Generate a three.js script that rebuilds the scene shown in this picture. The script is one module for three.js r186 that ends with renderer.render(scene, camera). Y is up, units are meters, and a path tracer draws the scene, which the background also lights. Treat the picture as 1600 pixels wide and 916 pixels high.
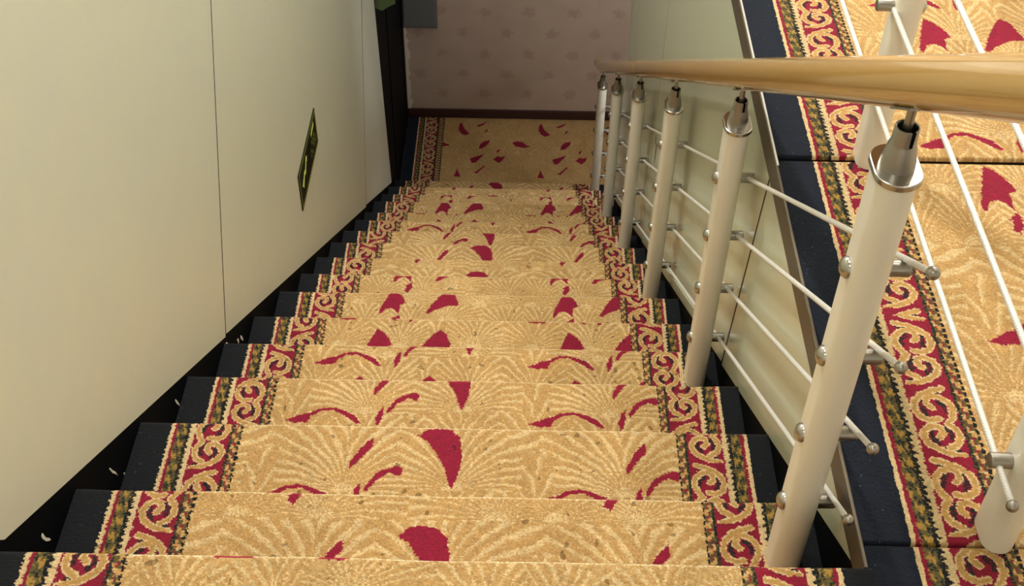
import * as THREE from 'three';
import { RoundedBoxGeometry } from 'three/addons/geometries/RoundedBoxGeometry.js';
import { mergeGeometries } from 'three/addons/utils/BufferGeometryUtils.js';
import { ImprovedNoise } from 'three/addons/math/ImprovedNoise.js';

// ------------------------------------------------------------ camera, light, exposure
const scene = new THREE.Scene();
const camera = new THREE.PerspectiveCamera(26.961, 1600 / 916, 0.05, 60);
camera.position.set(0, 1.5076, 0.9753);
camera.rotation.set(-0.77024, 0.00624, 0.01497, 'YXZ');
const renderer = new THREE.WebGLRenderer({ antialias: true });
renderer.toneMapping = THREE.LinearToneMapping;
renderer.toneMappingExposure = 1.06;
renderer.outputColorSpace = THREE.SRGBColorSpace;
renderer.shadowMap.enabled = true;
scene.background = new THREE.Color(0x000000);
// ceiling lamps: x, z, strength; the first row stands over the stairwell
const LAMP = new THREE.Color(1.0, 0.975, 0.905);
const LAMPS = [[-0.45, -2.5, 23], [1.12, -2.4, 9.5], [1.12, -0.6, 1.8], [0.0, -0.5, 3.7], [-0.1, 1.1, 2.4]];
const LANDING_LAMP = [0.0, -4.75, 1.1], FILL_SCONCE = [0.95, -1.75, -4.25, 1.0];
const CEIL = 2.45;

// ------------------------------------------------------------ measures (metres)
const R = 0.19815, T = 0.30, WL = -0.754, WR = 0.5104;
const L0 = -0.690, L1 = -0.545, R1 = 0.322, R0 = 0.465;
const OZ = [0.030, -0.017, 0.016, 0.009, -0.024, -0.031, 0.010, 0.056, -0.011, -0.021, -0.042, 0.011, -0.037, 0.010, 0.014, 0.010, 0.017];
const OY = [-0.142, 0.055, 0.029, 0, -0.014, 0.002, 0.020, 0.123, 0.024, -0.017, -0.037, 0.031, 0.016, -0.007, 0.001, -0.040, -0.036];
const NZ = k => -(k + OZ[k]) * T, NY = k => -(k + (OY[k] ?? 0)) * R;
const LAND = -17 * R, BACK = -5.74;
const SLAB = -3.5;                      // near edge of the floor above the landing

// ------------------------------------------------------------ small helpers
let seed = 7;
const rnd = () => { seed = (seed * 1664525 + 1013904223) >>> 0; return seed / 4294967296; };
const noise = new ImprovedNoise();
const nz = (x, y, z = 0.37) => noise.noise(x, y, z);
const hash = (a, b, c = 0) => { let h = (a * 374761393 + b * 668265263 + c * 2147483647) | 0; h = Math.imul(h ^ (h >>> 13), 1274126177); return ((h ^ (h >>> 16)) >>> 0) / 4294967296; };
const used = new Map();
const numbered = n => { const c = used.get(n) ?? 0; used.set(n, c + 1); return c ? n + '_' + String(c).padStart(3, '0') : n; };
function mesh(name, geo, mat, parent) {
  const m = new THREE.Mesh(geo, mat);
  m.name = parent === scene ? numbered(name) : name;
  m.castShadow = m.receiveShadow = true; parent.add(m); return m;
}
const partCount = new Map();
function part(name, geo, mat, parent) {
  const key = parent.uuid + name, c = partCount.get(key) ?? 0; partCount.set(key, c + 1);
  return mesh(c ? name + '_' + String(c).padStart(3, '0') : name, geo, mat, parent);
}
function thing(name, label, category, group) {
  const g = new THREE.Group(); g.name = numbered(name); g.userData = { label, category };
  if (group) g.userData.group = group; scene.add(g); return g;
}
function struct(name, label) { const g = new THREE.Group(); g.name = name; g.userData = { kind: 'structure', label }; scene.add(g); return g; }
const box = (x0, x1, y0, y1, z0, z1) => new THREE.BoxGeometry(x1 - x0, y1 - y0, z1 - z0).translate((x0 + x1) / 2, (y0 + y1) / 2, (z0 + z1) / 2);
const rbox = (x0, x1, y0, y1, z0, z1, r = 0.003) => new RoundedBoxGeometry(x1 - x0, y1 - y0, z1 - z0, 2, r).translate((x0 + x1) / 2, (y0 + y1) / 2, (z0 + z1) / 2);
// an outline in (z, y) given a thickness from x0 to x1
function slabZY(pts, x0, x1, bevel = 0.0012) {
  const s = new THREE.Shape(pts.map(([z, y]) => new THREE.Vector2(-z, y)));
  const g = new THREE.ExtrudeGeometry(s, { depth: x1 - x0 - 2 * bevel, bevelEnabled: bevel > 0, bevelThickness: bevel, bevelSize: bevel, bevelOffset: -bevel, bevelSegments: 1 });
  g.rotateY(Math.PI / 2); g.translate(x0 + bevel, 0, 0); return g;     // shape x (-z) runs to world -z
}
function rod(a, b, r, seg = 12) {
  const A = new THREE.Vector3(...a), B = new THREE.Vector3(...b), d = B.clone().sub(A);
  const g = new THREE.CylinderGeometry(r, r, d.length(), seg, 1); g.translate(0, d.length() / 2, 0);
  g.applyQuaternion(new THREE.Quaternion().setFromUnitVectors(new THREE.Vector3(0, 1, 0), d.normalize())); g.translate(...a); return g;
}
function dataTex(w, h, fn, srgb = true) {
  const a = new Uint8Array(w * h * 4), o = [0, 0, 0];
  for (let j = 0, p = 0; j < h; j++) for (let i = 0; i < w; i++, p += 4) { fn(i, j, o); a[p] = o[0]; a[p + 1] = o[1]; a[p + 2] = o[2]; a[p + 3] = 255; }
  const t = new THREE.DataTexture(a, w, h); t.colorSpace = srgb ? THREE.SRGBColorSpace : THREE.NoColorSpace;
  t.magFilter = THREE.LinearFilter; t.minFilter = THREE.LinearMipmapLinearFilter; t.generateMipmaps = true;
  t.wrapS = t.wrapT = THREE.RepeatWrapping; t.needsUpdate = true; return t;
}
const clamp8 = v => v < 0 ? 0 : v > 255 ? 255 : v;

// ------------------------------------------------------------ carpet pattern
// one repeat of the field, 0.542 m across and 0.43 m along, rastered at 2 mm
const PX = 0.542, PT = 0.43, TW = 271, TH = 215;
const MOTIF = {
  leaf: [[-193, 27], [-174, 9], [-153, 5], [-127, 10], [-110, 30], [-103, 69], [-107, 112], [-114, 138], [-120, 155], [-127, 141], [-136, 109], [-155, 69], [-175, 40]],
  slash: [[-283, 36], [-282, 57], [-298, 80], [-313, 102], [-323, 116], [-321, 95], [-307, 65], [-293, 43]],
  hook: [[-240, 106], [-225, 103], [-217, 112], [-223, 128], [-242, 120], [-258, 131], [-271, 145], [-283, 165], [-289, 162], [-282, 144], [-268, 122]],
  arc: [[-514, 192], [-476, 173], [-459, 168], [-440, 156], [-414, 152], [-399, 155], [-377, 164], [-359, 174], [-343, 197], [-349, 199], [-364, 189], [-388, 172], [-407, 160], [-436, 163], [-455, 177], [-462, 195], [-491, 198]],
  comma: [[-297, 146], [-296, 169], [-301, 196], [-309, 204], [-312, 181], [-304, 158]],
  bell: [[-396, 233], [-376, 248], [-362, 268], [-350, 294], [-368, 303], [-370, 344], [-380, 328], [-395, 318], [-412, 323], [-428, 350], [-431, 331], [-420, 297], [-406, 258]],
  drip: [[-378, 354], [-373, 364], [-389, 367]],
  wing: [[-218, 229], [-200, 245], [-186, 290], [-187, 303], [-218, 303], [-246, 318], [-271, 331], [-284, 341], [-285, 331], [-268, 298], [-246, 262], [-230, 240]],
  drop: [[-366, 346], [-363, 369], [-377, 398], [-388, 389], [-380, 360]],
  dash: [[-260, 304], [-253, 318], [-277, 341], [-278, 323]],
};
function inside(P, x, y) {
  let c = false;
  for (let i = 0, j = P.length - 1; i < P.length; j = i++)
    if ((P[i][1] > y) !== (P[j][1] > y) && x < (P[j][0] - P[i][0]) * (y - P[i][1]) / (P[j][1] - P[i][1]) + P[i][0]) c = !c;
  return c;
}
// palm fans: x, t of the root, share of the light threads
const FANS = [[-0.329, 0.168, 0.5], [-0.119, 0.160, 0.42], [-0.329, 0.305, 0.5], [-0.50, 0.300, 0.26], [-0.119, 0.300, 0.40], [-0.329, 0.425, 0.46], [-0.225, 0.375, 0.42], [-0.47, 0.425, 0.34], [-0.03, 0.425, 0.40]];
const tile = new Float32Array(TW * TH);
for (let j = 0; j < TH; j++) for (let i = 0; i < TW; i++) {
  const x = -0.6 + (i + 0.5) * 0.002, t = (j + 0.5) * 0.002;
  let red = false;
  for (const k in MOTIF) for (const sx of [0, -542, 542]) for (const st of [0, 430, -430]) if (!red && inside(MOTIF[k], x * 1000 - sx, t * 1000 - st)) red = true;
  if (red) { tile[j * TW + i] = -1; continue; }
  let best = 9, ph = 0, share = 0.4;
  for (const [fx, ft, sh] of FANS) for (const sx of [0, -PX, PX]) for (const st of [0, PT]) {
    const dx = x - fx - sx, h = ft + st - t; if (h <= 0 || h > 0.24) continue;
    const m = h * 0.75 + Math.abs(dx) * 0.95; if (m >= best) continue;
    best = m; const r = Math.hypot(dx, h);
    ph = (Math.atan2(Math.abs(dx), h) - 2.0 * r + 0.05 * nz(x * 30, t * 30)) * (sh < 0.3 ? 5.0 : 6.0) + (dx < 0 ? 0.5 : 0); share = r < 0.022 ? 0.8 : sh * (0.72 + 0.7 * nz(x * 11.6, t * 14, 2.2));
  }
  const f = ph - Math.floor(ph);
  tile[j * TW + i] = f < share ? 1 : (f < share + 0.12 ? 0.55 : 0.12);
}
const tileAt = (x, t) => {
  let a = (x + 0.6) / PX; a -= Math.floor(a); let b = t / PT; b -= Math.floor(b);
  return tile[Math.min(TH - 1, (b * TH) | 0) * TW + Math.min(TW - 1, (a * TW) | 0)];
};
// the scroll band, 77 mm wide, one unit 160 mm long, every other unit mirrored
const SCROLL = { tan: [[[10, 2], [26, 5], [46, 13], [62, 25], [68, 41], [62, 55], [48, 63], [36, 59], [34, 48], [41, 40]], [[30, 17], [15, 25], [8, 40], [11, 56], [21, 67], [12, 79], [6, 95], [9, 111], [21, 123], [36, 128], [46, 121], [47, 108], [40, 101]], [[34, 77], [50, 74], [64, 82], [70, 97], [66, 115], [52, 129], [34, 138], [14, 143]]],
  dark: [[[22, 36], [21, 49], [30, 60]], [[46, 28], [55, 38], [52, 50]], [[18, 94], [20, 107], [30, 115]], [[52, 88], [57, 101], [53, 114], [40, 127]], [[16, 11], [34, 18]], [[20, 134], [34, 130]]] };
const SW = 77, SH = 150, scroll = new Uint8Array(SW * SH);
function segDist(P, x, y) {
  let d = 1e9;
  for (let i = 0; i + 1 < P.length; i++) {
    const [ax, ay] = P[i], bx = P[i + 1][0] - ax, by = P[i + 1][1] - ay; let u = ((x - ax) * bx + (y - ay) * by) / (bx * bx + by * by); u = u < 0 ? 0 : u > 1 ? 1 : u;
    d = Math.min(d, Math.hypot(x - ax - u * bx, y - ay - u * by));
  }
  return d;
}
for (let j = 0; j < SH; j++) for (let i = 0; i < SW; i++) {
  let dt = 1e9, dd = 1e9;
  for (const P of SCROLL.tan) for (const o of [0]) dt = Math.min(dt, segDist(P, i + 0.5, j + 0.5 - o));
  for (const P of SCROLL.dark) dd = Math.min(dd, segDist(P, i + 0.5, j + 0.5));
  scroll[j * SW + i] = dt < 4.0 ? 2 : dt < 6.9 ? 1 : dd < 4.2 ? 3 : 0;
}
const C = {   // dyed yarns; the pale nosing pair also holds painted light
  dark: [184, 144, 88], mid: [196, 160, 106], light: [214, 186, 138], litWorn: [234, 214, 174], red: [140, 17, 50], ground: [132, 15, 44], ink: [6, 10, 18], litWornRed: [184, 40, 70], navy: [8, 19, 36], cream: [208, 182, 136], tan: [182, 142, 82], green: [26, 29, 27], olive: [92, 82, 44], gold: [162, 126, 58], black: [14, 14, 18], maroon: [104, 14, 36],
};
function fieldYarn(x, t, q) { const v = tileAt(x, t); return v < 0 ? C.red : v > 0.8 ? (q < 0.8 ? C.light : C.mid) : v > 0.4 ? C.mid : (q < 0.72 ? C.dark : C.mid); }
function borderYarn(b, s, q) {      // b: mm in from the outer edge, s: mm along
  if (b < 8) return C.cream;
  if (b < 14) return C.ground;
  if (b < 33) { const w = Math.sin(s / 4.6 + Math.sin(b * 0.8)) + 0.7 * Math.sin(s / 7.7 + b * 0.35); return w > 0.45 ? C.gold : w > -0.5 ? C.olive : (q < 0.6 ? C.green : C.olive); }
  if (b < 48) { const z = ((s / 13) % 1 + 1) % 1; const e = 37 + 8 * (1 - z) * (z > 0.25 ? 1 : z * 4); return b < e ? (q < 0.86 ? C.black : C.olive) : C.cream; }
  if (b < 51) return C.cream;
  if (b < 122) {
    const n = Math.floor(s / SH), i0 = ((b - 51) / 71 * SW) | 0, i = n & 1 ? SW - 1 - i0 : i0, j = Math.min(SH - 1, (s - n * SH) | 0), c = scroll[j * SW + Math.max(0, Math.min(SW - 1, i))];
    return c === 1 ? C.cream : c === 2 ? C.tan : c === 3 ? (q < 0.7 ? C.green : C.maroon) : C.ground;
  }
  if (b < 127) return q < 0.75 ? C.green : C.olive;
  if (b < 140) { const w = Math.sin(s / 4.2 + (b < 133 ? 0 : 2.2)); return w > 0.1 ? (q < 0.8 ? C.tan : C.cream) : (b > 131 && b < 136) ? (q < 0.6 ? C.red : C.olive) : C.olive; }
  return Math.sin(s / 2.1) > -0.55 ? C.black : C.tan;
}
// carpet print over a rectangle: x from x0, along-coordinate a from a0; pick(x, a, q) names the yarn of a tuft
function carpetTexture(x0, w, a0, h, px, pick, sd, dirt = 1) {
  const tu = px > 1.5 ? 3 : 2.6, W = Math.round(w * 1000 / px), H = Math.round(h * 1000 / px);
  return dataTex(W, H, (i, j, o) => {
    const xm = i * px, am = j * px;
    const wob = 1.1 * nz(xm * 0.11, am * 0.11, sd);
    const ti = Math.floor((xm + wob * 2) / tu), tj = Math.floor((am + wob) / (tu * 0.85));
    const q = hash(ti, tj, sd), q2 = hash(tj, ti, sd + 11);
    const c = pick(x0 + (ti + 0.5 + (q2 - 0.5) * 0.7) * tu / 1000, a0 + (tj + 0.5 + (q - 0.5) * 0.8) * tu * 0.85 / 1000, q);
    let f = 0.90 + 0.16 * q2 + 0.10 * (hash(i, j, sd + 5) - 0.5);
    const big = nz(xm * 0.013 + sd, am * 0.013, 1.7), fine = nz(xm * 0.06, am * 0.06, sd + 3.1);
    f *= 1 + 0.05 * big + 0.05 * fine;
    let r = c[0] * f, g = c[1] * f, b = c[2] * f;
    if (dirt) { const s = nz(xm * 0.045 + 40, am * 0.045, sd * 1.3); if (s > 0.5 && fine > 0.12) { r *= 0.72; g *= 0.70; b *= 0.66; } }
    if ((c === C.navy || c === C.ink) && hash(ti * 3, tj, sd + 21) > 0.9975) { r += 60; g += 66; b += 70; }
    o[0] = clamp8(r); o[1] = clamp8(g); o[2] = clamp8(b);
  });
}
const pileBump = dataTex(256, 256, (i, j, o) => {
  const v = 128 + 70 * (hash(i >> 1, j >> 1, 3) - 0.5) + 60 * (hash(i >> 2, j >> 2, 9) - 0.5); o[0] = o[1] = o[2] = clamp8(v);
}, false);
function carpetMaterial(map, w, h) {
  const b = pileBump.clone(); b.repeat.set(w / 0.3, h / 0.3); b.needsUpdate = true;
  return new THREE.MeshStandardMaterial({ map, roughness: 1, bumpMap: b, bumpScale: 0.0022, side: THREE.DoubleSide });
}
// ------------------------------------------------------------ plain materials
const std = (color, roughness, extra = {}) => new THREE.MeshStandardMaterial({ color, roughness, ...extra });
const laminateTex = dataTex(512, 512, (i, j, o) => {
  const a = nz(i * 0.012, j * 0.012, 5) * 3 + nz(i * 0.05, j * 0.05, 8) * 2, k = (hash(i, j, 4) - 0.5) * 3;
  o[0] = clamp8(214 + a + k); o[1] = clamp8(216 + a * 0.6 + k); o[2] = clamp8(198 - a * 0.6 + k);
});
const M = {
  laminate: new THREE.MeshPhysicalMaterial({ map: laminateTex, roughness: 0.42, clearcoat: 0.15, clearcoatRoughness: 0.35 }),
  gloss: new THREE.MeshPhysicalMaterial({ map: laminateTex, color: '#fafff8', roughness: 0.28, clearcoat: 0.5, clearcoatRoughness: 0.16 }),
  joint: std('#3a2a1c', 0.9), black: new THREE.MeshPhysicalMaterial({ color: '#05080c', roughness: 0.7, specularIntensity: 0.1 }), blackWall: new THREE.MeshPhysicalMaterial({ color: '#04070b', roughness: 0.65, specularIntensity: 0.12 }), chip: std('#d8d6cc', 0.9),
  steel: std('#63594b', 0.42, { metalness: 0.55 }), edgeGlint: std('#d8d6d0', 0.35, { metalness: 0.3 }),
  post: new THREE.MeshPhysicalMaterial({ color: '#efeadb', roughness: 0.36, clearcoat: 0.35, clearcoatRoughness: 0.2 }),
  chrome: std('#b9b6b0', 0.22, { metalness: 1 }), dullChrome: std('#a8a49c', 0.34, { metalness: 1 }),
  rod: std('#ecebe6', 0.4, { metalness: 0.1 }),
  rail: new THREE.MeshPhysicalMaterial({ color: '#c2974c', roughness: 0.34, clearcoat: 1, clearcoatRoughness: 0.06 }),
  white: std('#e8e6df', 0.8), greyBox: std('#6b6c6a', 0.6), green: std('#5a7048', 0.75), concrete: std('#8b8880', 0.95), baseboard: std('#3c1f1c', 0.55),
};
const cable = dataTex(64, 64, (i, j, o) => { const v = ((i * 2 + j * 2) % 64) < 34 ? 220 : 70; o[0] = o[1] = o[2] = v; }, false);
cable.repeat.set(1, 420); M.rod.bumpMap = cable; M.rod.bumpScale = 0.0016;

// ------------------------------------------------------------ room shell
const XF = 1.76, ZN = 2.0, ZF = -6.0;             // far side wall, near wall, far end
{
  const core = struct('wall_left', 'cream laminate stair wall on the left with dark leaning joints');
  part('wall_core', box(WL - 0.16, WL - 0.0006, LAND - 0.2, CEIL, BACK - 0.1, ZN + 0.1), M.joint, core);
  const yb = z => (z > -0.02 ? 0.028 : 0.66 * z + 0.012), slope = 0.555;
  const j1 = y => -1.213 - (y + 0.805) * slope, j2 = y => -3.640 - (y + 2.404) * 0.462, end = y => -4.636 + (y + 3.061) * 0.12, g = 0.0058, g2 = 0.0085;
  const P = [
    [[ZN, 0.028], [-0.02, 0.028], [-0.06, yb(-0.06)], [-1.213 + g, yb(-1.213)], [j1(CEIL) + g, CEIL], [ZN, CEIL]],
    [[-1.213 - g, yb(-1.213)], [-3.640 + g2, yb(-3.640)], [j2(CEIL) + g2, CEIL], [j1(CEIL) - g, CEIL]],
    [[-3.640 - g, yb(-3.640)], [-4.636, yb(-4.636)], [end(-0.3), -0.3], [end(-0.3), CEIL], [j2(CEIL) - g - 0.001, CEIL]],
  ];
  P[2] = [[-3.640 - g2, yb(-3.640)], [-4.636, yb(-4.636)], [end(-1.6), -1.6], [j2(-1.6) - g2, -1.6]];
  P[3] = [[j2(-1.598) - g2, -1.598], [end(-1.598), -1.598], [-5.2, -0.3], [-5.2, CEIL], [j2(CEIL) - g2, CEIL]];
  P.forEach(p => { const m = part('panel', slabZY(p, WL - 0.012, WL, 0.0004), M.laminate, core); uvZY(m.geometry); });
  const board = part('skirting_board', slabZY([[-0.03, 0.0], [-4.66, yb(-4.66) + 0.02], [-4.66, LAND], [-4.3, LAND], [-0.03, -0.45]], WL - 0.012, WL - 0.0005, 0.0004), M.black, core);
  part('dark_panel', slabZY([[-4.645, LAND], [BACK, LAND], [BACK, -0.3], [-4.645 + 0.35, -0.3], [end(-1.775), -1.775], [-4.645, yb(-4.645)]], WL - 0.012, WL - 0.0005, 0.0004), M.blackWall, core);
  for (const [z, w] of [[-4.90, 0.10], [-5.60, 0.012]]) part('cover_strip', rbox(WL - 0.006, WL + 0.004, LAND + 0.01, -1.9, z - w, z, 0.002), M.blackWall, core);
  // flaked paint showing white on the black board
  const chips = [[-0.155, -0.165, 5, 22], [-0.20, -0.235, 5, 17], [-0.43, -0.345, 4, 26], [-0.47, -0.405, 3, 10], [-0.80, -0.575, 4, 18], [-1.30, -0.90, 5, 12], [-1.335, -0.925, 7, 16], [-1.20, -0.812, 11, 9], [-2.5, -1.71, 4, 14], [-3.1, -2.12, 4, 12], [-3.75, -2.55, 8, 20], [-4.0, -2.74, 12, 12], [-4.28, -2.9, 12, 14]];
  for (const [z, y, w, h] of chips) {
    const s = []; for (let i = 0; i < 9; i++) { const a = i / 9 * 6.283, q = 0.6 + 0.7 * rnd(); s.push([z + Math.cos(a) * w * q / 1000 + (Math.sin(a) * h) / 2600, y + Math.sin(a) * h * q / 1000]); }
    part('paint_flake', slabZY(s, WL - 0.001, WL + 0.0003, 0.0002), M.chip, board);
  }
}
function uvZY(g) { const p = g.attributes.position, u = g.attributes.uv; for (let i = 0; i < p.count; i++) u.setXY(i, p.getZ(i) * 0.8, p.getY(i) * 0.8 + p.getX(i)); }
{
  const w = struct('wall_right', 'cream laminate wall under the upper floor on the right of the stairs');
  const yb = z => 0.655 * z - 0.012, g = 0.0048, top = -0.02, x1 = WR + 0.012;
  part('wall_core', slabZY([[-0.03, -0.06], [-0.03, -0.9], [-3.6, LAND - 0.1], [-4.12, LAND - 0.1], [-4.12, -0.02], [-0.06, -0.02]], WR + 0.0006, x1 + 0.1, 0), M.joint, w);
  const P = [
    [[-0.045, yb(-0.045)], [-1.095 + 1.4 * g, yb(-1.095)], [-0.985 + 1.4 * g, top], [-0.045, top]],
    [[-1.095 - g, yb(-1.095)], [-2.83 + g, yb(-2.83)], [-2.80 + g, top], [-0.985 - g, top]],
    [[-2.83 - g, yb(-2.83)], [-3.745 + g, yb(-3.745)], [-3.755 + g, top], [-2.80 - g, top]],
    [[-3.745 - g, yb(-3.745)], [-4.12, yb(-4.12)], [-4.12, top], [-3.755 - g, top]],
  ];
  P.forEach(p => { const m = part('panel', slabZY(p, WR, x1, 0.0004), M.gloss, w); uvZY(m.geometry); });
  part('skirting_board', slabZY([[-0.03, -0.02], [-4.12, yb(-4.12) + 0.02], [-4.12, LAND], [-3.9, LAND], [-0.03, -0.6]], WR + 0.0005, x1, 0.0004), M.black, w);
  part('edge_strip', slabZY([[-1.32, yb(-1.32) + 0.018], [-1.32, yb(-1.32) + 0.045], [-2.55, yb(-2.55) + 0.045], [-2.55, yb(-2.55) + 0.018]], WR - 0.004, WR + 0.004, 0.001), M.gloss, w);
  // two torn spots in the laminate
  for (const [z, y, a, b] of [[-2.71, -1.31, 0.010, 0.050], [-2.745, -1.285, 0.012, 0.02], [-2.876, -1.325, 0.006, 0.034]]) {
    const q = []; for (let i = 0; i < 8; i++) { const t = i / 8 * 6.283, r = 0.6 + 0.6 * rnd(); q.push([z + Math.cos(t) * a * r, y + Math.sin(t) * b * r]); }
    part('torn_spot', slabZY(q, WR - 0.0004, WR + 0.002, 0.0001), M.joint, w);
  }
  part('wall_end', box(WR, XF, LAND, -0.25, -4.14, -4.12), M.white, w);
}
{
  const t = struct('trim_1', 'brown grey steel edge of the upper floor beside the stairwell');
  part('steel_flange', rbox(WR - 0.004, WR + 0.002, -0.05, 0.006, -6.0, -0.02, 0.0015), M.steel, t);
  part('edge_glint', rbox(WR - 0.001, WR + 0.0035, 0.004, 0.0075, -6.0, -0.95, 0.0008), M.edgeGlint, t);  // thin pale strip standing in for the highlight on the steel edge
}
// wallpaper: faded flowers printed in rows
const paperTex = dataTex(700, 1000, (i, j, o) => {
  const x = i / 700 * 1.4, y = j / 1000 * 2; let v = 0;
  const row = Math.floor(y / 0.1538), cx = (x / 0.28 + (row & 1) * 0.5), fx = (cx - Math.floor(cx) - 0.5) * 0.28, fy = (y / 0.1538 - row - 0.5) * 0.1538;
  const a = Math.atan2(fy, fx) + row * 1.7 + Math.floor(cx) * 2.3, r = Math.hypot(fx, fy * 1.1), e = 0.046 * (1 + 0.12 * Math.cos(5 * a) + 0.5 * nz(x * 45, y * 45));
  if (hash(i, j, 2) < 0.75 - Math.pow(r / e, 3) * 0.75) v = 0.75; const n = nz(x * 7, y * 7, 2) * 7 + (hash(i, j, 6) - 0.5) * 7 + ((i & 3) === 0 ? -2 : 0);
  o[0] = clamp8(190 - 22 * v + n); o[1] = clamp8(168 - 28 * v + n); o[2] = clamp8(151 - 26 * v + n);
});
{
  const b = struct('wall_back', 'faded pinkish brown wallpaper on the landing wall');
  const g = new THREE.BoxGeometry(2.8, 3.3, 0.12), u = g.attributes.uv, p = g.attributes.position;
  for (let i = 0; i < p.count; i++) u.setXY(i, p.getX(i) / 1.4, p.getY(i) / 2);
  g.translate(0.46, LAND + 1.5, BACK - 0.06); part('wallpaper', g, std('#ffffff', 0.85, { map: paperTex }), b);
  // torn wallpaper edge beside the dark wall
  const s = []; for (let i = 0; i <= 26; i++) s.push([WL + 0.012 + 0.026 * rnd() + (i > 16 ? -0.006 : 0), LAND + 0.06 + i * 0.031]);
  const sh = new THREE.Shape([new THREE.Vector2(WL - 0.004, LAND + 0.06), ...s.map(q => new THREE.Vector2(...q)), new THREE.Vector2(WL - 0.004, LAND + 0.87)]);
  part('torn_edge', new THREE.ExtrudeGeometry(sh, { depth: 0.004, bevelEnabled: false }).translate(0, 0, BACK), std('#e2d6c2', 0.9), b);
  const bb = struct('baseboard_back', 'dark red brown baseboard of the landing wall');
  part('board', rbox(WL, XF, LAND + 0.002, LAND + 0.068, BACK - 0.004, BACK + 0.014, 0.004), M.baseboard, bb);
  const wf = struct('wall_far', 'plain wall at the right end of the landing'); part('wall_slab', box(XF, XF + 0.12, LAND - 0.2, CEIL, ZF, ZN + 0.1), M.white, wf);
  const wn = struct('wall_near', 'plain wall behind the camera'); part('wall_slab', box(WL - 0.16, XF, -0.3, CEIL, ZN, ZN + 0.12), M.white, wn);
  const we = struct('wall_end', 'plain wall closing the upper floor'); part('wall_slab', box(WL - 0.16, XF + 0.12, 0, CEIL, ZF - 0.12, ZF), M.white, we);
  const c = struct('ceiling', 'white ceiling'); part('ceiling_slab', box(WL - 0.16, XF + 0.12, CEIL, CEIL + 0.12, ZF - 0.12, ZN + 0.12), M.white, c);
  const s2 = struct('ceiling_landing', 'underside of the upper floor over the landing');
  part('floor_slab', box(WL - 0.012, WR + 0.05, -0.25, 0, ZF, SLAB), M.white, s2);
}
// ------------------------------------------------------------ upper floor
const deckA0 = -1.62, DP = 1.08;                  // two repeats of 0.54 m
const deckPick = (x, z, q) => {
  const b = (x - 0.585) * 1000;
  if (b < 0) return C.navy;
  if (b < 154) return borderYarn(b * 145 / 154, 40 - z * 1000, q);
  return fieldYarn(x - 1.32, 0.187 + (z + 0.488) / 1.256, q);
};
{
  const f = struct('floor_upper', 'upper floor with fitted patterned carpet in butted sheets');
  part('floor_slab', box(WR + 0.006, XF, -0.25, -0.0105, ZF, ZN), M.joint, f);
  part('floor_slab', box(WL, WR + 0.006, -0.25, 0.0, 0.12, ZN), M.concrete, f);
  const tex = carpetTexture(0.51, 1.25, -DP * 1.5, DP, 1, deckPick, 3, 0);
  const mat = carpetMaterial(tex, 1.25, DP);
  const cuts = [[0.9, -0.064], [-0.068, -0.977], [-0.987, -1.895], [-1.898, -2.81], [-2.813, -3.72]];
  cuts.forEach(([z0, z1], n) => {
    const sheet = new THREE.Group(); sheet.name = n ? 'carpet_sheet_' + String(n).padStart(3, '0') : 'carpet_sheet'; f.add(sheet);
    const lift = n === 2 ? 0.006 : 0;
    for (const [name, x0, x1] of [['navy_edging', 0.513, 0.585], ['scroll_border', 0.585, 0.739], ['carpet_field', 0.739, XF]]) {
      const g = carpetSlab(x0, x1, z1, z0, lift, (x, z) => [(x - 0.51) / 1.25, (z + DP * 1.5) / DP], n === 2 ? 0.016 * 1 : 0); part(name, g, mat, sheet);
    }
  });
  const rest = carpetSlab(0.513, XF, ZF, -3.723, 0, (x, z) => [(x - 0.51) / 1.25, (z + DP * 1.5) / DP]); part('carpet_rest', rest, mat, f);
  const home = carpetSlab(WL, 0.513, 0.13, ZN, 0.0275, (x, z) => [(x - WL) / 1.264 * 0.9 + 0.3, z]); part('carpet_near', home, mat, f);
}
// a sheet of carpet with rolled rims; skew turns its near rim a little
function carpetSlab(x0, x1, z0, z1, y, uvf, skew = 0) {
  const nx = Math.max(2, Math.round((x1 - x0) / 0.05)), prof = [[z0, -0.011], [z0 + 0.0005, -0.004], [z0 + 0.004, 0]], n = Math.max(3, Math.round((z1 - z0) / 0.1));
  for (let i = 1; i < n; i++) prof.push([z0 + (z1 - z0) * i / n, 0]);
  prof.push([z1 - 0.004, 0], [z1 - 0.0005, -0.004], [z1, -0.011]);
  const pos = [], uv = [], idx = [];
  prof.forEach(([z, h]) => { for (let i = 0; i <= nx; i++) { const x = x0 + (x1 - x0) * i / nx, zz = z + skew * (z > z1 - 0.05 ? 1 : 0) * (0.35 - (x - 0.51)) * 0.6; pos.push(x, y + h + 0.0008 * nz(x * 9, zz * 9, 4), zz); uv.push(...uvf(x, zz)); } });
  for (let a = 0; a + 1 < prof.length; a++) for (let i = 0; i < nx; i++) { const p = a * (nx + 1) + i, q = p + nx + 1; idx.push(p, q, p + 1, p + 1, q, q + 1); }
  const g = new THREE.BufferGeometry(); g.setAttribute('position', new THREE.Float32BufferAttribute(pos, 3)); g.setAttribute('uv', new THREE.Float32BufferAttribute(uv, 2)); g.setIndex(idx); g.computeVertexNormals(); return g;
}
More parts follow.
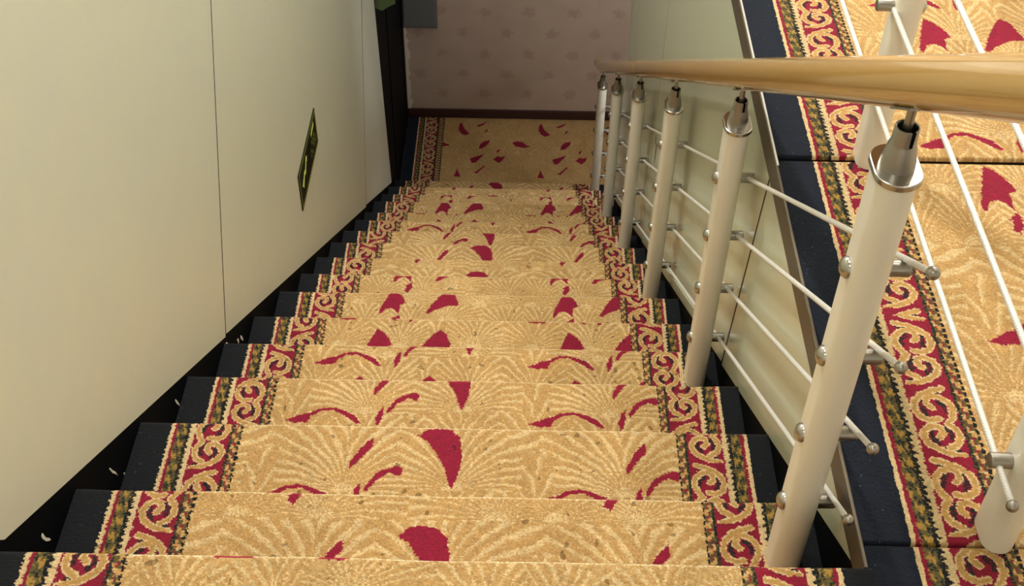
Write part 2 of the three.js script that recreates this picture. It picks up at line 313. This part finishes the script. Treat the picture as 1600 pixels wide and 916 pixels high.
// ------------------------------------------------------------ landing
{
  const f = struct('floor_lower', 'lower landing with patterned carpet');
  part('floor_slab', box(WL - 0.012, XF, LAND - 0.2, LAND - 0.011, BACK, -4.12), M.concrete, f);
  const P = { moon: [[-395, -5682], [-375, -5613], [-337, -5559], [-367, -5538], [-395, -5558], [-414, -5607], [-408, -5659]], dash: [[-296, -5642], [-277, -5660], [-249, -5676], [-222, -5704], [-250, -5654], [-284, -5632]], bit: [[-243, -5571], [-230, -5601], [-217, -5613], [-224, -5580]], leaf: [[-270, -5393], [-266, -5438], [-243, -5475], [-199, -5490], [-209, -5449], [-240, -5407]], spike: [[-509, -5458], [-458, -5432], [-507, -5422]], pod: [[-326, -5294], [-310, -5244], [-289, -5249], [-253, -5303], [-233, -5341], [-265, -5324], [-302, -5305]], cup: [[-174, -5285], [-138, -5250], [-112, -5281], [-99, -5323], [-123, -5311], [-148, -5321]], drop: [[-151, -5350], [-130, -5386], [-141, -5395], [-153, -5374]], arc: [[-301, -5150], [-274, -5138], [-244, -5186], [-226, -5208], [-231, -5220], [-256, -5190], [-282, -5155]], cone: [[-402, -5185], [-377, -5101], [-419, -5104]], petal: [[-55, -5467], [-25, -5484], [13, -5476], [41, -5441], [69, -5426], [25, -5414], [-30, -5425]] };
  const pick = (x, z, q) => {
    const b = (x + 0.683) * 1000;
    if (b < 0) return C.navy;
    if (b < 175) return borderYarn(b < 130 ? b * 122 / 130 : 122 + (b - 130) * 0.5, -z * 1000, q);
    let xx = x * 1000; while (xx > 75) xx -= 532;
    for (const k in P) if (inside(P[k], xx, z * 1000) || (xx < -450 && inside(P[k], xx + 532, z * 1000))) return C.red;
    const v = tileAt(x, -z / 1.25); return v > 0.6 ? (q < 0.8 ? C.mid : C.light) : (q < 0.6 ? C.dark : C.mid);
  };
  const tex = carpetTexture(WL, 1.264, BACK, 1.0, 1.5, pick, 6, 0), mat = carpetMaterial(tex, 1.264, 1.0);
  const uvf = (x, z) => [(x - WL) / 1.264, (z - BACK) / 1.0];
  const sheet = new THREE.Group(); sheet.name = 'carpet_sheet'; f.add(sheet);
  for (const [name, x0, x1] of [['navy_edging', WL - 0.01, -0.683], ['scroll_border', -0.683, -0.508], ['carpet_field', -0.508, WR]]) part(name, carpetSlab(x0, x1, BACK, -4.78, LAND, uvf), mat, sheet);
  part('carpet_rest', carpetSlab(WR, XF, BACK, -4.14, LAND, (x, z) => [0.25 + ((x - WR) / 1.264) * 0.5, (z - BACK) * 0.9]), mat, f);
}
// ------------------------------------------------------------ staircase
{
  const st = thing('staircase', 'long straight staircase under gold carpet with red leaves and scroll borders', 'stairs');
  const DEL = 0.0614, A = 0.56, NR = 0.013;
  for (let k = 0; k <= 16; k++) {
    const step = new THREE.Group(); step.name = k ? 'step_' + String(k).padStart(3, '0') : 'step'; st.add(step);
    const z1 = NZ(k), y = NY(k), yl = k < 16 ? NY(k + 1) : LAND, z0 = k ? NZ(k - 1) + 0.028 : 0.13, under = z1 + 0.028;
    // profile from the foot of the riser behind, over the nosing and down; d is the way along the carpet
    const prof = [[z0, y, z0 - z1]];
    for (let i = 1; i < 6; i++) { const z = z0 + (z1 + NR - z0) * i / 6; prof.push([z, y, z - z1]); }
    for (let i = 0; i <= 6; i++) { const a = Math.PI / 2 + (i / 6) * (Math.PI * 0.78); prof.push([z1 + NR + NR * Math.cos(a), y - NR + NR * Math.sin(a), NR - i / 6 * Math.PI * 0.78 * NR]); }
    let dl = prof.at(-1)[2]; prof.push([under, y - 0.042, dl - 0.028]); dl -= 0.028;
    prof.push([under, yl + 0.002, dl - (y - 0.042 - yl)]);
    const px = k < 5 ? 1 : k < 9 ? 1.4 : 2, a0 = -0.24;
    const pick = (x, d, q) => {
      if (x < L0 || x > R0) return C.ink;
      const sc = (k * 480 - d * 1000) * 1.0;
      if (x < L1) return borderYarn((x - L0) * 1000, sc + 60, q);
      if (x > R1) return borderYarn((R0 - x) * 1000, sc + 20, q);
      let c = fieldYarn(x, d + DEL * (k - 2), q);
      if (!k && c === C.red && (d > 0.008 || x > -0.2)) c = C.mid;
      if (d < 0.006 && d > -0.020 && q < 0.92 - Math.max(0, d) * 60) return c === C.red ? C.litWornRed : C.litWorn;      // rubbed yarn, with the light caught by the nosing painted in
      return c;
    };
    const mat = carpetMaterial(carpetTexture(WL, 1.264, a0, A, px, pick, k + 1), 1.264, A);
    const strip = (x0, x1) => {
      const nx = Math.max(2, Math.round((x1 - x0) / 0.03)), pos = [], uv = [], idx = [];
      prof.forEach(([z, yy, d], n) => {
        for (let i = 0; i <= nx; i++) {
          const x = x0 + (x1 - x0) * i / nx, w = n > 3 && n < 13 ? 1 : 0;
          pos.push(x, yy + w * 0.0022 * nz(x * 7, k * 3.3, 1) + 0.001 * nz(x * 25, z * 25, k), z + w * 0.003 * nz(x * 5, k * 7.1, 6)); uv.push((x - WL) / 1.264, (d - a0) / A);
        }
      });
      for (let a = 0; a + 1 < prof.length; a++) for (let i = 0; i < nx; i++) { const p = a * (nx + 1) + i, q = p + nx + 1; idx.push(p, p + 1, q, p + 1, q + 1, q); }
      const g = new THREE.BufferGeometry(); g.setAttribute('position', new THREE.Float32BufferAttribute(pos, 3)); g.setAttribute('uv', new THREE.Float32BufferAttribute(uv, 2)); g.setIndex(idx); g.computeVertexNormals(); return g;
    };
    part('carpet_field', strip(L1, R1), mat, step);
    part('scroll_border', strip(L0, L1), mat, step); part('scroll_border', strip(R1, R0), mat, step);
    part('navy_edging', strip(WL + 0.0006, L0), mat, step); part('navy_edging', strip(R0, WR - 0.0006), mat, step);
    part('step_base', box(WL + 0.002, WR - 0.006, yl - 0.05, y - 0.045, under + 0.006, z0 + 0.05), M.concrete, step);
  }
}
// ------------------------------------------------------------ railings
function stadium(hx, hz, h) {      // an upright flat-sided post with round ends
  const s = new THREE.Shape(); const f = hz - hx; s.absarc(0, f, hx, 0, Math.PI); s.absarc(0, -f, hx, Math.PI, Math.PI * 2);
  const g = new THREE.ExtrudeGeometry(s, { depth: h, bevelEnabled: false, curveSegments: 14 }); g.rotateX(-Math.PI / 2); return g;
}
const capPlate = (() => { const s = new THREE.Shape(); s.absarc(0, 0.013, 0.0275, 0, Math.PI); s.absarc(0, -0.013, 0.0275, Math.PI, Math.PI * 2); const g = new THREE.ExtrudeGeometry(s, { depth: 0.006, bevelEnabled: true, bevelSize: 0.0015, bevelThickness: 0.0015, bevelSegments: 2, curveSegments: 16 }); g.rotateX(-Math.PI / 2); return g; })();
const neck = new THREE.LatheGeometry([[0.0215, 0.0], [0.021, 0.008], [0.0190, 0.02], [0.0165, 0.032], [0.0148, 0.036], [0.0145, 0.056], [0.0120, 0.056], [0.0120, 0.038]].map(p => new THREE.Vector2(...p)), 24);
const boltHead = (() => { const g = new THREE.LatheGeometry([[0, 0.0115], [0.007, 0.0108], [0.012, 0.008], [0.0148, 0.004], [0.0152, 0]].map(p => new THREE.Vector2(...p)), 18); g.rotateZ(Math.PI / 2); return g; })();   // dome towards -x
const sleeve = new THREE.LatheGeometry([[0.0115, 0], [0.0115, 0.030], [0.0105, 0.032], [0, 0.032]].map(p => new THREE.Vector2(...p)), 18).rotateZ(-Math.PI / 2);       // towards +x
function makePost(height, hs, side, withCap, gap) {
  const p = new THREE.Mesh(stadium(0.0245, 0.0375, height), M.post); p.castShadow = p.receiveShadow = true;
  if (withCap) {
    part('cap_plate', capPlate.clone().translate(0, height, 0), M.chrome, p);
    part('neck', neck.clone().translate(0, height + 0.007, 0), M.dullChrome, p);
    part('slot', box(-0.0022, 0.0022, height + 0.038, height + 0.0632, 0.0120, 0.0152).rotateY(0.35), M.black, p);
    part('pin', rod([0, height + 0.045, 0], [0, height + gap - 0.026, 0], 0.0056), M.dullChrome, p);
    const sad = new THREE.BoxGeometry(0.03, 0.003, 0.075); sad.rotateX(-Math.atan(R / T)); sad.translate(0, height + gap - 0.038, 0); part('saddle', sad, M.dullChrome, p);
  }
  for (const h of hs) {
    const a = boltHead.clone(), b = sleeve.clone(); if (side < 0) { a.scale(-1, 1, 1); b.scale(-1, 1, 1); flip(a); flip(b); }
    part('bolt_head', a.translate(-0.0235 * side, h, 0), M.chrome, p); part('clamp', b.translate(0.023 * side, h, 0), M.dullChrome, p);
  }
  return p;
}
function flip(g) { const i = g.index; if (!i) return; for (let k = 0; k < i.count; k += 3) { const a = i.getX(k); i.setX(k, i.getX(k + 1)); i.setX(k + 1, a); } g.computeVertexNormals(); }
{
  const ra = thing('stair_railing', 'stair railing with tan handrail on six cream posts with thin rods', 'railing');
  const px = 0.449, H = 0.789, HS = [0.155, 0.32, 0.485, 0.65], GAP = 0.126;
  const zs = [0, 1, 2, 3, 4, 5].map(k => -(3 * k + 0.652) * T);
  zs.forEach((z, k) => {
    const foot = -(3 * k + 1) * R, base = NY(3 * k + 1) + 0.0025, e = foot - base; let zz = z, hh = H + e, xx = px; if (k === 0) { zz = -0.172; hh += 0.019; xx = 0.444; }
    const p = makePost(hh, HS.map(h => h + e), 1, true, GAP); p.position.set(xx, base, zz); p.name = k ? 'post_' + String(k).padStart(3, '0') : 'post'; ra.add(p);
  });
  const yl = z => -R + (z - zs[0]) * (R / T);
  for (const h of HS) {
    const a = [0.490, yl(-0.085) + h, -0.085], b = [0.490, yl(-4.76) + h, -4.76];
    const r = part('rod', rod(a, b, 0.0045, 10), M.rod, ra);
    for (const [q, n] of [[a, 0], [b, 1]]) part('end_ball', new THREE.SphereGeometry(0.0088, 14, 10).translate(...q), M.dullChrome, r);
  }
  const pts = []; const top = z => yl(z) + H + GAP;
  for (let z = 0.75; z > -4.75; z -= 0.25) pts.push(new THREE.Vector3(px, top(z), z));
  pts.push(new THREE.Vector3(px, top(-4.80) + 0.001, -4.80), new THREE.Vector3(px, top(-4.93) + 0.008, -4.93), new THREE.Vector3(px - 0.003, top(-5.02) + 0.026, -5.02));
  const hg = new THREE.TubeGeometry(new THREE.CatmullRomCurve3(pts), 160, 0.0315, 28);
  const cap = new THREE.SphereGeometry(0.0315, 24, 14).translate(...pts.at(-1).toArray());
  const hr = part('handrail', mergeGeometries([hg, cap].map(g => g.toNonIndexed())), M.rail, ra);
  const zj = -2.93, jd = new THREE.Vector3(0, -R / T, -1).normalize();
  part('joint_ring', rod([px, top(zj), zj], [px, top(zj) + jd.y * 0.006, zj + jd.z * 0.006], 0.0321, 28), std('#b58a48', 0.5), hr);
}
{
  const ra = thing('floor_railing', 'white rods and cream posts of the guard rail standing on the upper floor carpet', 'railing');
  const HS = [0.170, 0.348, 0.527, 0.70], zs = [-0.088, -0.985, -1.885, -2.785, -3.68], xs = [0.711, 0.694, 0.697, 0.697, 0.697];
  zs.forEach((z, k) => { const p = makePost(0.80, HS, -1, true, 0.09); p.position.set(xs[k], 0.0015, z); p.name = k ? 'post_' + String(k).padStart(3, '0') : 'post'; ra.add(p); });
  for (const h of HS) { const r = part('rod', rod([0.668, h, -0.012], [0.668, h, -4.2], 0.0048, 10), M.rod, ra); part('end_ball', new THREE.SphereGeometry(0.0088, 14, 10).translate(0.668, h, -0.012), M.dullChrome, r); }
  part('handrail', new THREE.CapsuleGeometry(0.0315, 4.4, 8, 24).rotateX(Math.PI / 2).translate(0.70, 0.905, -2.0), M.rail, ra);
}
// ------------------------------------------------------------ sign, cabinet, pelmet
{
  const s = thing('exit_sign', 'dark evacuation sign with lime green arrow and markings on the cream left wall', 'sign');
  const W = 0.40, H = 0.152, cv = document.createElement('canvas'); cv.width = 800; cv.height = 304; const c = cv.getContext('2d');
  c.fillStyle = '#0c0f0a'; c.fillRect(0, 0, 800, 304); c.strokeStyle = '#9aa02c'; c.lineWidth = 12; c.strokeRect(14, 14, 772, 276);
  c.strokeStyle = '#def07a'; c.fillStyle = '#def07a'; c.lineJoin = 'round'; c.lineWidth = 40;
  c.beginPath(); c.moveTo(120, 176); c.lineTo(190, 122); c.lineTo(236, 140); c.lineTo(300, 78); c.lineTo(330, 96); c.stroke();
  c.beginPath(); c.moveTo(78, 150); c.lineTo(150, 122); c.lineTo(132, 206); c.closePath(); c.fill();
  c.lineWidth = 34; c.beginPath(); c.moveTo(560, 70); c.lineTo(700, 58); c.stroke();
  c.fillStyle = '#7d8a34'; for (let i = 0; i < 5; i++) for (let j = 0; j < 3; j++) if ((i * 3 + j * 5) % 4) c.fillRect(500 + i * 48, 118 + j * 44, 34 - (i + j) % 3 * 6, 24);
  const tx = new THREE.CanvasTexture(cv); tx.colorSpace = THREE.SRGBColorSpace; tx.magFilter = THREE.LinearFilter;
  const zc = -2.463, yc = -1.181;
  part('sign_board', rbox(WL, WL + 0.004, yc - H / 2, yc + H / 2, zc - W / 2, zc + W / 2, 0.001), std('#1a1c12', 0.4), s);
  const f = new THREE.PlaneGeometry(W - 0.004, H - 0.004); f.rotateY(Math.PI / 2); f.translate(WL + 0.0043, yc, zc);   // u runs from the near end to the far end
  part('sign_face', f, new THREE.MeshPhysicalMaterial({ map: tx, roughness: 0.6, specularIntensity: 0.15 }), s);
}
{
  const b = thing('wall_cabinet', 'plain grey metal box fixed high in the corner of the landing wall', 'cabinet');
  part('cabinet_body', rbox(WL + 0.006, -0.535, -2.655, -2.20, BACK, BACK + 0.05, 0.004), M.greyBox, b);
  part('cabinet_door', rbox(WL + 0.014, -0.545, -2.643, -2.21, BACK + 0.049, BACK + 0.054, 0.003), M.greyBox, b);
  const g = thing('pelmet', 'dull green cloth pelmet hanging over the dark end of the left wall', 'pelmet');
  const sh = new THREE.Shape([[-0.755, -1.80], [-0.72, -1.815], [-0.685, -1.79], [-0.655, -1.775], [-0.655, -1.45], [-0.755, -1.45]].map(q => new THREE.Vector2(...q)));
  part('cloth', new THREE.ExtrudeGeometry(sh, { depth: 0.012, bevelEnabled: true, bevelSize: 0.003, bevelThickness: 0.003, bevelSegments: 2 }).translate(0, 0, -4.52), M.green, g);
  part('batten', rbox(WL - 0.002, -0.65, -1.46, -1.42, -4.53, -4.50, 0.003), M.joint, g);
}
// ------------------------------------------------------------ lamps
const LAMP_LABELS = ['round ceiling lamp over the middle of the stairwell', 'round ceiling lamp over the far part of the upper floor', 'round ceiling lamp over the near part of the upper floor', 'round ceiling lamp over the top steps', 'round ceiling lamp behind the camera'];
function lamp(x, y, z, I, color, label) {
  const t = thing('ceiling_lamp', label, 'lamp');
  part('housing', new THREE.CylinderGeometry(0.13, 0.13, 0.03, 32).translate(x, y - 0.015, z), M.white, t);
  const e = new THREE.MeshStandardMaterial({ color: 0x000000, emissive: color, emissiveIntensity: 6 });
  part('diffuser', new THREE.CylinderGeometry(0.10, 0.10, 0.008, 32).translate(x, y - 0.034, z), e, t);
  const L = new THREE.SpotLight(color, I, 0, Math.PI / 2 * 0.98, 0.25, 2); L.position.set(x, y - 0.05, z); L.target.position.set(x, y - 2, z); L.castShadow = true; L.shadow.mapSize.set(2048, 2048); L.shadow.radius = 5;
  t.add(L); t.add(L.target);
}
LAMPS.forEach(([x, z, I], i) => lamp(x, CEIL, z, I, LAMP, LAMP_LABELS[i]));
const COOL = new THREE.Color(0.96, 0.98, 1);
lamp(LANDING_LAMP[0], -0.252, LANDING_LAMP[1], LANDING_LAMP[2], COOL, 'round lamp under the upper floor over the landing');
{
  const [x, y, z, I] = FILL_SCONCE, t = thing('added_wall_lamp', 'unseen globe lamp added behind the panelled wall to brighten the landing wall', 'lamp');
  part('backplate', new THREE.CylinderGeometry(0.06, 0.06, 0.02, 28).rotateX(Math.PI / 2).translate(x, y, -4.151), M.chrome, t);
  part('arm', rod([x, y, -4.16], [x, y, z + 0.055], 0.012), M.chrome, t);
  part('globe', new THREE.SphereGeometry(0.06, 24, 16).translate(x, y, z), new THREE.MeshStandardMaterial({ color: 0x000000, emissive: COOL, emissiveIntensity: 4 }), t);
  const L = new THREE.PointLight(COOL, I, 0, 2); L.position.set(x, y, z); L.castShadow = true; L.shadow.radius = 4; t.add(L);  // unseen lamp, added to lift the back wall more than the carpet
}
renderer.render(scene, camera);
